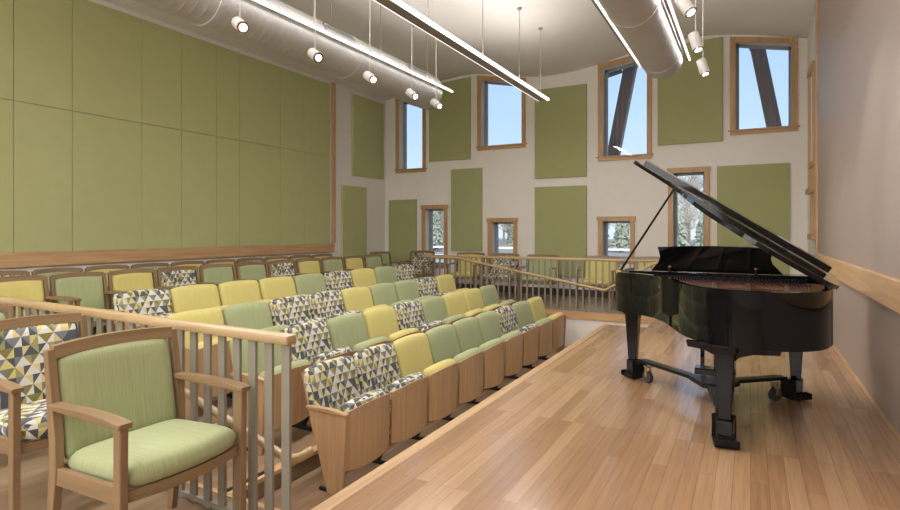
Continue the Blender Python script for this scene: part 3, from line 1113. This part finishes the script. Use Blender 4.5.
# lid prop from the treble rim
pt = lidmap(-0.40, 0.30, -0.006)
MB().tube([(-0.745, 0.42, ZT - 0.01), tuple(pt)], 0.009, 10).build('lid_prop', 'satin_black', piano, smooth='auto')
MB().box(-0.765, -0.72, 0.39, 0.45, ZT - .02, ZT + 0.012, 0.003).build('prop_socket', 'brass', piano)
# legs: square tapered with block feet
def piano_leg(x, y, rz=0.0):
    root = MB()
    root.bar((0, 0, 0.60), (0, 0, 0.17), 0.120, 0.120, (0, 1, 0), 0.006, 0.072, 0.072)
    lg = root.build('leg', 'lacquer', piano, loc=(x, y, 0))
    lg.rotation_euler = (0, 0, rz)
    MB().box(-0.072, 0.072, -0.072, 0.072, 0.588, 0.637, 0.006).build('leg_top_block', 'lacquer', lg)
    MB().bar((0, 0, 0.17), (0, 0, 0.07), 0.098, 0.098, (0, 1, 0), 0.006, 0.092, 0.092).build('foot_block', 'lacquer', lg)
    # dolly cup under the foot
    return lg
LEGS = [(0.62, 0.52), (-0.655, 0.60), (0.16, -0.825)]
for x, y in LEGS:
    piano_leg(x, y, -0.1)
# curved bracket beam above the tail leg
b = MB()
b.prism([(-0.24, 0.637), (0.30, 0.637), (0.29, 0.60), (0.15, 0.595), (0.075, 0.57), (0.05, 0.54), (-0.05, 0.54), (-0.075, 0.57), (-0.13, 0.595), (-0.23, 0.60)], -0.03, 0.03, 'y', 0.004)
br = b.build('tail_bracket', 'lacquer', piano, loc=(0.17, -0.81, 0))
br.rotation_euler = (0, 0, -0.1)
# lyre with pedals
ly = MB()
for x in (-0.10, 0.10):
    ly.bar((x + 0.03, 0.60, 0.64), (x + 0.03, 0.60, 0.16), 0.034, 0.03, (0, 1, 0), 0.004)
lyre = ly.build('lyre', 'lacquer', piano)
MB().box(-0.13, 0.19, 0.53, 0.67, 0.11, 0.165, 0.008).build('pedal_box', 'lacquer', lyre)
for x in (-0.05, 0.03, 0.11):
    MB().box(x - 0.014, x + 0.014, 0.67, 0.79, 0.125, 0.137, 0.004).build('pedal', 'brass', lyre)
MB().tube([(0.03, 0.57, 0.15), (0.03, 0.25, 0.63)], 0.008, 8).build('lyre_brace', 'brass', lyre, smooth='auto')

# dolly
dl = thing('piano_dolly', 'black steel piano dolly with three arms and casters under the piano legs', 'dolly', PO)
C0 = Vector((0.03, 0.0, 0.185))
MB().prism([(C0.x - 0.16, C0.y + 0.06), (C0.x - 0.05, C0.y - 0.14), (C0.x + 0.10, C0.y - 0.14), (C0.x + 0.20, C0.y + 0.05), (C0.x + 0.10, C0.y + 0.12), (C0.x - 0.08, C0.y + 0.13)], 0.170, 0.205, 'z', 0.003).build('hub_plate', 'satin_black', dl)
for x, y in LEGS:
    v = Vector((x - C0.x, y - C0.y, 0))
    L = v.length
    dr = v.normalized()
    p = C0 + dr * 0.10
    q = C0 + dr * (L - 0.12)
    arm = MB()
    arm.bar(p, q, 0.085, 0.026, bev=0.003)
    a_ = arm.build('arm', 'satin_black', dl, uvaxis=0)
    # cup: tray the foot sits in
    ang = math.atan2(dr.y, dr.x)
    cup = MB()
    cup.box(-0.075, 0.085, -0.072, 0.072, 0.012, 0.03, 0.003)
    cup.box(-0.085, -0.072, -0.072, 0.072, 0.012, 0.175, 0.003)
    cup.box(-0.14, -0.072, -0.045, 0.045, 0.150, 0.175, 0.003)
    cup.box(0.072, 0.085, -0.072, 0.072, 0.012, 0.06, 0.003)
    cup.box(-0.055, 0.055, -0.050, 0.050, 0.028, 0.069, 0.003)
    c_ = cup.build('leg_cup', 'satin_black', a_, loc=(x, y, 0))
    c_.rotation_euler = (0, 0, ang)
    # caster inboard of the cup, hanging beside the arm
    side = Vector((-dr.y, dr.x, 0))
    cp = C0 + dr * (L - 0.20)
    cz = 0.052
    if True:
        w_ = MB()
        ax = side * 0.017
        w_.tube([cp + Vector((0, 0, cz - C0.z)) - ax, cp + Vector((0, 0, cz - C0.z)) + ax], 0.051, 20)
        cw = w_.build('caster', 'rubber', a_, smooth='auto')
        fk = MB()
        for sg in (-1, 1):
            a0 = cp + side * 0.024 * sg + Vector((0, 0, cz - C0.z))
            fk.bar(a0, a0 + Vector((0, 0, 0.09)), 0.005, 0.03, (dr.x, dr.y, 0))
        base = cp + Vector((0, 0, cz + 0.088 - C0.z))
        fk.bar(base, base + Vector((0, 0, 0.012)), 0.055, 0.055, (dr.x, dr.y, 0))
        fk.build('caster_fork', 'chrome', cw)

# ------------------------------------------------------------------ ducts
def duct(x, y0, y1, z, r, label):
    root = thing('air_duct', label, 'duct', (x, y1, z))
    m = MB()
    pts, rs = [], []
    L = y1 - y0
    n = int(L / 0.11)
    for i in range(n):
        yy = -L + L * i / n
        s_ = L / n
        for (f, dr) in ((0.0, 0.0), (0.05, 0.0018), (0.10, 0.0), (0.97, 0.0)):
            pts.append((0, yy + f * s_, 0))
            rs.append(r + dr)
    pts += [(0, -0.02, 0), (0, 0.0, 0), (0, 0.006, 0)]
    rs += [r, r - 0.008, r - 0.06]
    m.tube(pts, rs, 48)
    m.build('duct_body', 'duct', root, smooth='auto')
    for yy in (-0.35, -2.3, -4.6, -7.0, -9.3):
        if -yy < L:
            MB().tube([(0, yy - .035, 0), (0, yy - .03, 0), (0, yy + .03, 0), (0, yy + .035, 0)], [r + .002, r + .008, r + .008, r + .002], 48).build('collar', 'duct', root, smooth='auto')
    # side registers
    for yy in (-2.75, -0.75, -6.0) if x < -3 else (-1.2, -4.2):
        g = MB()
        ca = R(28)
        nrm = Vector((math.cos(ca), 0, math.sin(ca)))
        g.box(-0.012, 0.012, -0.30, 0.30, -0.055, 0.055)
        for q in range(5):
            zz = -0.04 + 0.02 * q
            g.box(0.012, 0.018, -0.28, 0.28, zz - 0.004, zz + 0.004)
        o = g.build('register', 'alu', root, loc=(nrm.x * (r + .005), yy, nrm.z * (r + .005)))
        o.rotation_euler = (0, -ca, 0)
    for yy in (-0.5, -2.6, -4.7, -6.8, -8.9):
        if -yy < L:
            MB().tube([(0, yy, r - .01), (0, yy, ceil_z(x) - z + 0.02)], 0.006, 8).build('hanger_rod', 'alu', root)
            MB().tube([(0, yy, ceil_z(x) - z - 0.03), (0, yy, ceil_z(x) - z + 0.01)], [0.03, 0.045], 12).build('hanger_plate', 'alu', root, smooth='auto')
    return root
duct(-5.03, YB + .02, 8.55, 3.80, 0.30, 'long round spiral duct hanging on the left, beside the large green wall')
duct(-1.11, YB + .02, 8.50, 3.80, 0.275, 'round spiral duct hanging above the piano side of the room')

# ------------------------------------------------------------------ linear pendant lights
def linear(x, y0, y1, z, wd, label, both=True, rods=()):
    root = thing('linear_pendant', label, 'light', (x, y1, z))
    L = y1 - y0
    b = MB()
    b.prism([(-wd / 2, 0.0), (wd / 2, 0.0), (wd / 2 - 0.006, 0.055), (-wd / 2 + 0.006, 0.055)], -L, 0, 'y', 0.002)
    b.build('housing', 'alu', root)
    MB().box(wd / 2 + 0.001, wd / 2 + (0.034 if both else 0.024), -L, 0, -0.006, 0.030, 0.004).build('lens', 'lens' if both else 'soft_lens', root)
    if both:
        MB().box(-wd / 2 - 0.010, -wd / 2 - 0.001, -L, 0, -0.002, 0.012).build('edge_lens', 'thin_lens', root)
    MB().box(-wd / 2 + 0.008, wd / 2 - 0.008, -L + .02, -0.02, 0.0552, 0.0582).build('upper_lens', 'uplens' if both else 'thin_lens', root)
    for ry in rods:
        MB().tube([(0, ry - y1, 0.055), (0, ry - y1, ceil_z(x) - z + .02)], 0.005, 8).build('hanger_rod', 'alu', root)
        MB().tube([(0, ry - y1, ceil_z(x) - z - 0.025), (0, ry - y1, ceil_z(x) - z + 0.01)], [0.028, 0.045], 12).build('canopy', 'alu', root, smooth='auto')
    return root
linear(-3.06, YB + .1, 9.0, 3.53, 0.14, 'long slim linear pendant light hanging between the two ducts', True, (8.85, 7.9, 6.6, 5.2, 3.6, 2.0))
linear(-4.67, YB + .1, 8.75, 3.80, 0.03, 'linear light running along the right side of the left duct', False, (7.9, 6.6, 5.2, 3.6))
linear(-0.79, YB + .1, 8.62, 3.77, 0.03, 'linear light on the right side of the duct above the piano', False, (6.5, 4.2))
linear(-1.46, YB + .1, 8.60, 3.77, 0.03, 'linear light on the left side of the duct above the piano', False, (6.5, 4.2))

# ------------------------------------------------------------------ pendant spotlights
def spotlight(x, y, z, aim, label, group, power=35):
    root = thing('pendant_spotlight', label, 'spotlight', (x, y, z), 0, group)
    d = Vector(aim).normalized()
    q = Vector((0, 0, -1)).rotation_difference(d)
    head = bpy.data.objects.new('lamp_head', None)
    c = MB()
    pts = [(0, 0, 0.105), (0, 0, 0.095), (0, 0, -0.095), (0, 0, -0.105)]
    c.tube(pts, [0.045, 0.060, 0.060, 0.056], 24)
    h = c.build('lamp_head', 'white_metal', root, smooth='auto')
    h.rotation_mode = 'QUATERNION'
    h.rotation_quaternion = q
    MB().tube([(0, 0, -0.1055), (0, 0, -0.1125)], 0.040, 24).build('lens', 'spotlens', h)
    MB().tube([(0, 0, -0.100), (0, 0, -0.110)], [0.0615, 0.062], 24, True).build('bezel', 'chrome', h)
    MB().tube([(0, 0, 0.0), (0, 0, ceil_z(x) - z - 0.02)], 0.006, 8).build('stem', 'white_metal', root)
    MB().tube([(0, 0, ceil_z(x) - z - 0.03), (0, 0, ceil_z(x) - z + 0.01)], 0.035, 12).build('mount', 'white_metal', root)
    ld = bpy.data.lights.new('spot_beam', 'SPOT')
    ld.energy = power
    ld.spot_size = R(70)
    ld.spot_blend = 0.6
    ld.shadow_soft_size = 0.05
    ld.color = (1.0, 0.95, 0.88)
    lo = bpy.data.objects.new('spot_beam', ld)
    COL.objects.link(lo)
    lo.parent = root
    lo.location = d * 0.13
    lo.rotation_mode = 'QUATERNION'
    lo.rotation_quaternion = q
    return root
yl = [3.02, 4.11, 5.25, 6.37, 7.47, 8.24]
for i, y in enumerate(reversed(yl)):
    spotlight(-4.55, y * 0.97, 3.435, (0.80, -0.35, -0.50), 'white cylinder spotlight under the left duct, %s from the duct end' % ORD[i], 'spotlights along the left duct')
for i, y in enumerate((8.03, 6.92, 5.76, 4.6)):
    spotlight(-0.55, y, 3.50, (0.25 if i < 2 else 0.55, -0.12 if i < 2 else -0.3, -0.9), 'white cylinder spotlight beside the right duct, %s from the far wall' % ORD[i], 'spotlights beside the right duct')
tr_ = MB().box(-0.60, -0.52, 3.9, 8.5, ceil_z(-.56) - 0.045, ceil_z(-.56) - 0.005)
tag(tr_.build('ceiling_track', 'black_metal'), 'dark track on the ceiling above the right spotlights', 'light track')

# ------------------------------------------------------------------ outdoors
struct(MB().box(-90, 60, YF + 0.4, 140, -0.8, -0.6), 'ground', 'snow')
def brace(p, q, wdt, label):
    root = thing('timber_brace', label, 'brace', p)
    p, q = Vector(p), Vector(q)
    d = (q - p)
    m = MB()
    m.bar((0, 0, 0), d * 0.915, wdt, 0.22, (0, 1, 0), 0.006)
    m.build('beam', 'timber', root)
    m = MB()
    m.bar(d * 0.90, d * 1.0, wdt + 0.03, 0.24, (0, 1, 0), 0.004)
    m.build('steel_cap', 'steel_blue', root)
    return root
brace((-3.37, 12.6, -0.6), (-2.17, 12.6, 5.6), 0.25, 'weathered timber brace leaning right outside the window left of the right duct')
brace((1.11, 12.6, -0.6), (0.005, 12.6, 5.6), 0.25, 'weathered timber brace leaning left outside the rightmost upper window')
t = MB().bar((-2.5, 12.6, 4.92), (-4.2, 12.6, 4.55), 0.2, 0.16, (0, 0, 1), 0.004)
tag(t.build('timber_strut', 'timber'), 'short timber strut meeting the steel cap outside the window', 'beam')
# white rail fence
fn = thing('rail_fence', 'white rail fence across the pale ground outside the low windows', 'fence', (-9, 24, -0.6))
fb = MB().box(-22, 22, -0.02, 0.02, 1.12, 1.22)
for z in (0.35, 0.72):
    fb.box(-22, 22, -0.02, 0.02, z, z + 0.09)
fb.build('rails', 'fence', fn)
p0 = MB().box(-0.06, 0.06, -0.06, 0.06, 0, 1.32, 0.01).build('post', 'fence', fn, loc=(-21.6, 0, 0))
for i in range(1, 25):
    c = p0.copy()
    COL.objects.link(c)
    c.parent = fn
    c.location = (-21.6 + 1.8 * i, 0, 0)
def tree(x, y, h, kind, i, label):
    root = thing('tree', label, 'tree', (x, y, -0.6), 0, 'trees beyond the fence')
    MB().tube([(0, 0, 0), (0.1, 0, h * 0.5), (0, 0, h * 0.9)], [0.22, 0.15, 0.05], 8).build('trunk', 'bark', root)
    rnd = random.Random(i)
    m = MB()
    if kind == 'pine':
        layers = 16
        for k in range(layers):
            t_ = k / layers
            zc = h * (0.12 + 0.84 * t_)
            rr = h * 0.15 * (1 - t_) + 0.2
            n = 34
            a = [m.bm.verts.new((rr * rnd.uniform(0.55, 1.1) * math.cos(2 * PI * j / n), rr * rnd.uniform(0.55, 1.1) * math.sin(2 * PI * j / n), zc - rnd.uniform(0.05, 0.4))) for j in range(n)]
            tp = m.bm.verts.new((0, 0, zc + h * 0.10))
            cb = m.bm.verts.new((0, 0, zc + 0.05))
            for j in range(n):
                m.bm.faces.new((a[j], a[(j + 1) % n], tp))
                m.bm.faces.new((a[(j + 1) % n], a[j], cb))
        m.build('crown', 'leaf', root)
    else:
        for k in range(150):
            a0 = rnd.uniform(0, 2 * PI)
            z0 = h * rnd.uniform(0.2, 0.8)
            L_ = h * rnd.uniform(0.13, 0.27)
            e = rnd.uniform(0.3, 1.2)
            p = Vector((0, 0, z0))
            q = p + Vector((math.cos(a0) * math.cos(e), math.sin(a0) * math.cos(e), math.sin(e))) * L_
            m.tube([p, q], [0.06, 0.03], 4)
            for z_ in range(3):
                b0 = p.lerp(q, rnd.uniform(0.3, 0.9))
                a1 = a0 + rnd.uniform(-1, 1)
                m.tube([b0, b0 + Vector((math.cos(a1), math.sin(a1), rnd.uniform(0.2, 1))) * L_ * 0.5], [0.045, 0.02], 3)
        m.build('branches', 'twig', root)
    return root
rt = random.Random(3)
i = 0
for row, (yy, hh, n) in enumerate(((46, 5.2, 20), (64, 8.0, 20), (84, 10.6, 20))):
    for k in range(n):
        x = -yy * 0.68 + yy * 0.70 * k / n + row
        kd = 'pine' if (i * 5 + row) % 5 in (0,) else 'bare'
        lb = {'pine': 'grey-green conifer', 'bare': 'bare leafless tree'}[kd] + ' beyond the white fence, in the %s line of trees' % ('nearest', 'middle', 'farthest')[row]
        o = tree(x, yy + (k % 3) * 6.2, hh * rt.uniform(0.85, 1.1), kd, i, lb)
        o['group'] = '%s trees in the %s line beyond the fence' % (kd, ('nearest', 'middle', 'farthest')[row])
        i += 1
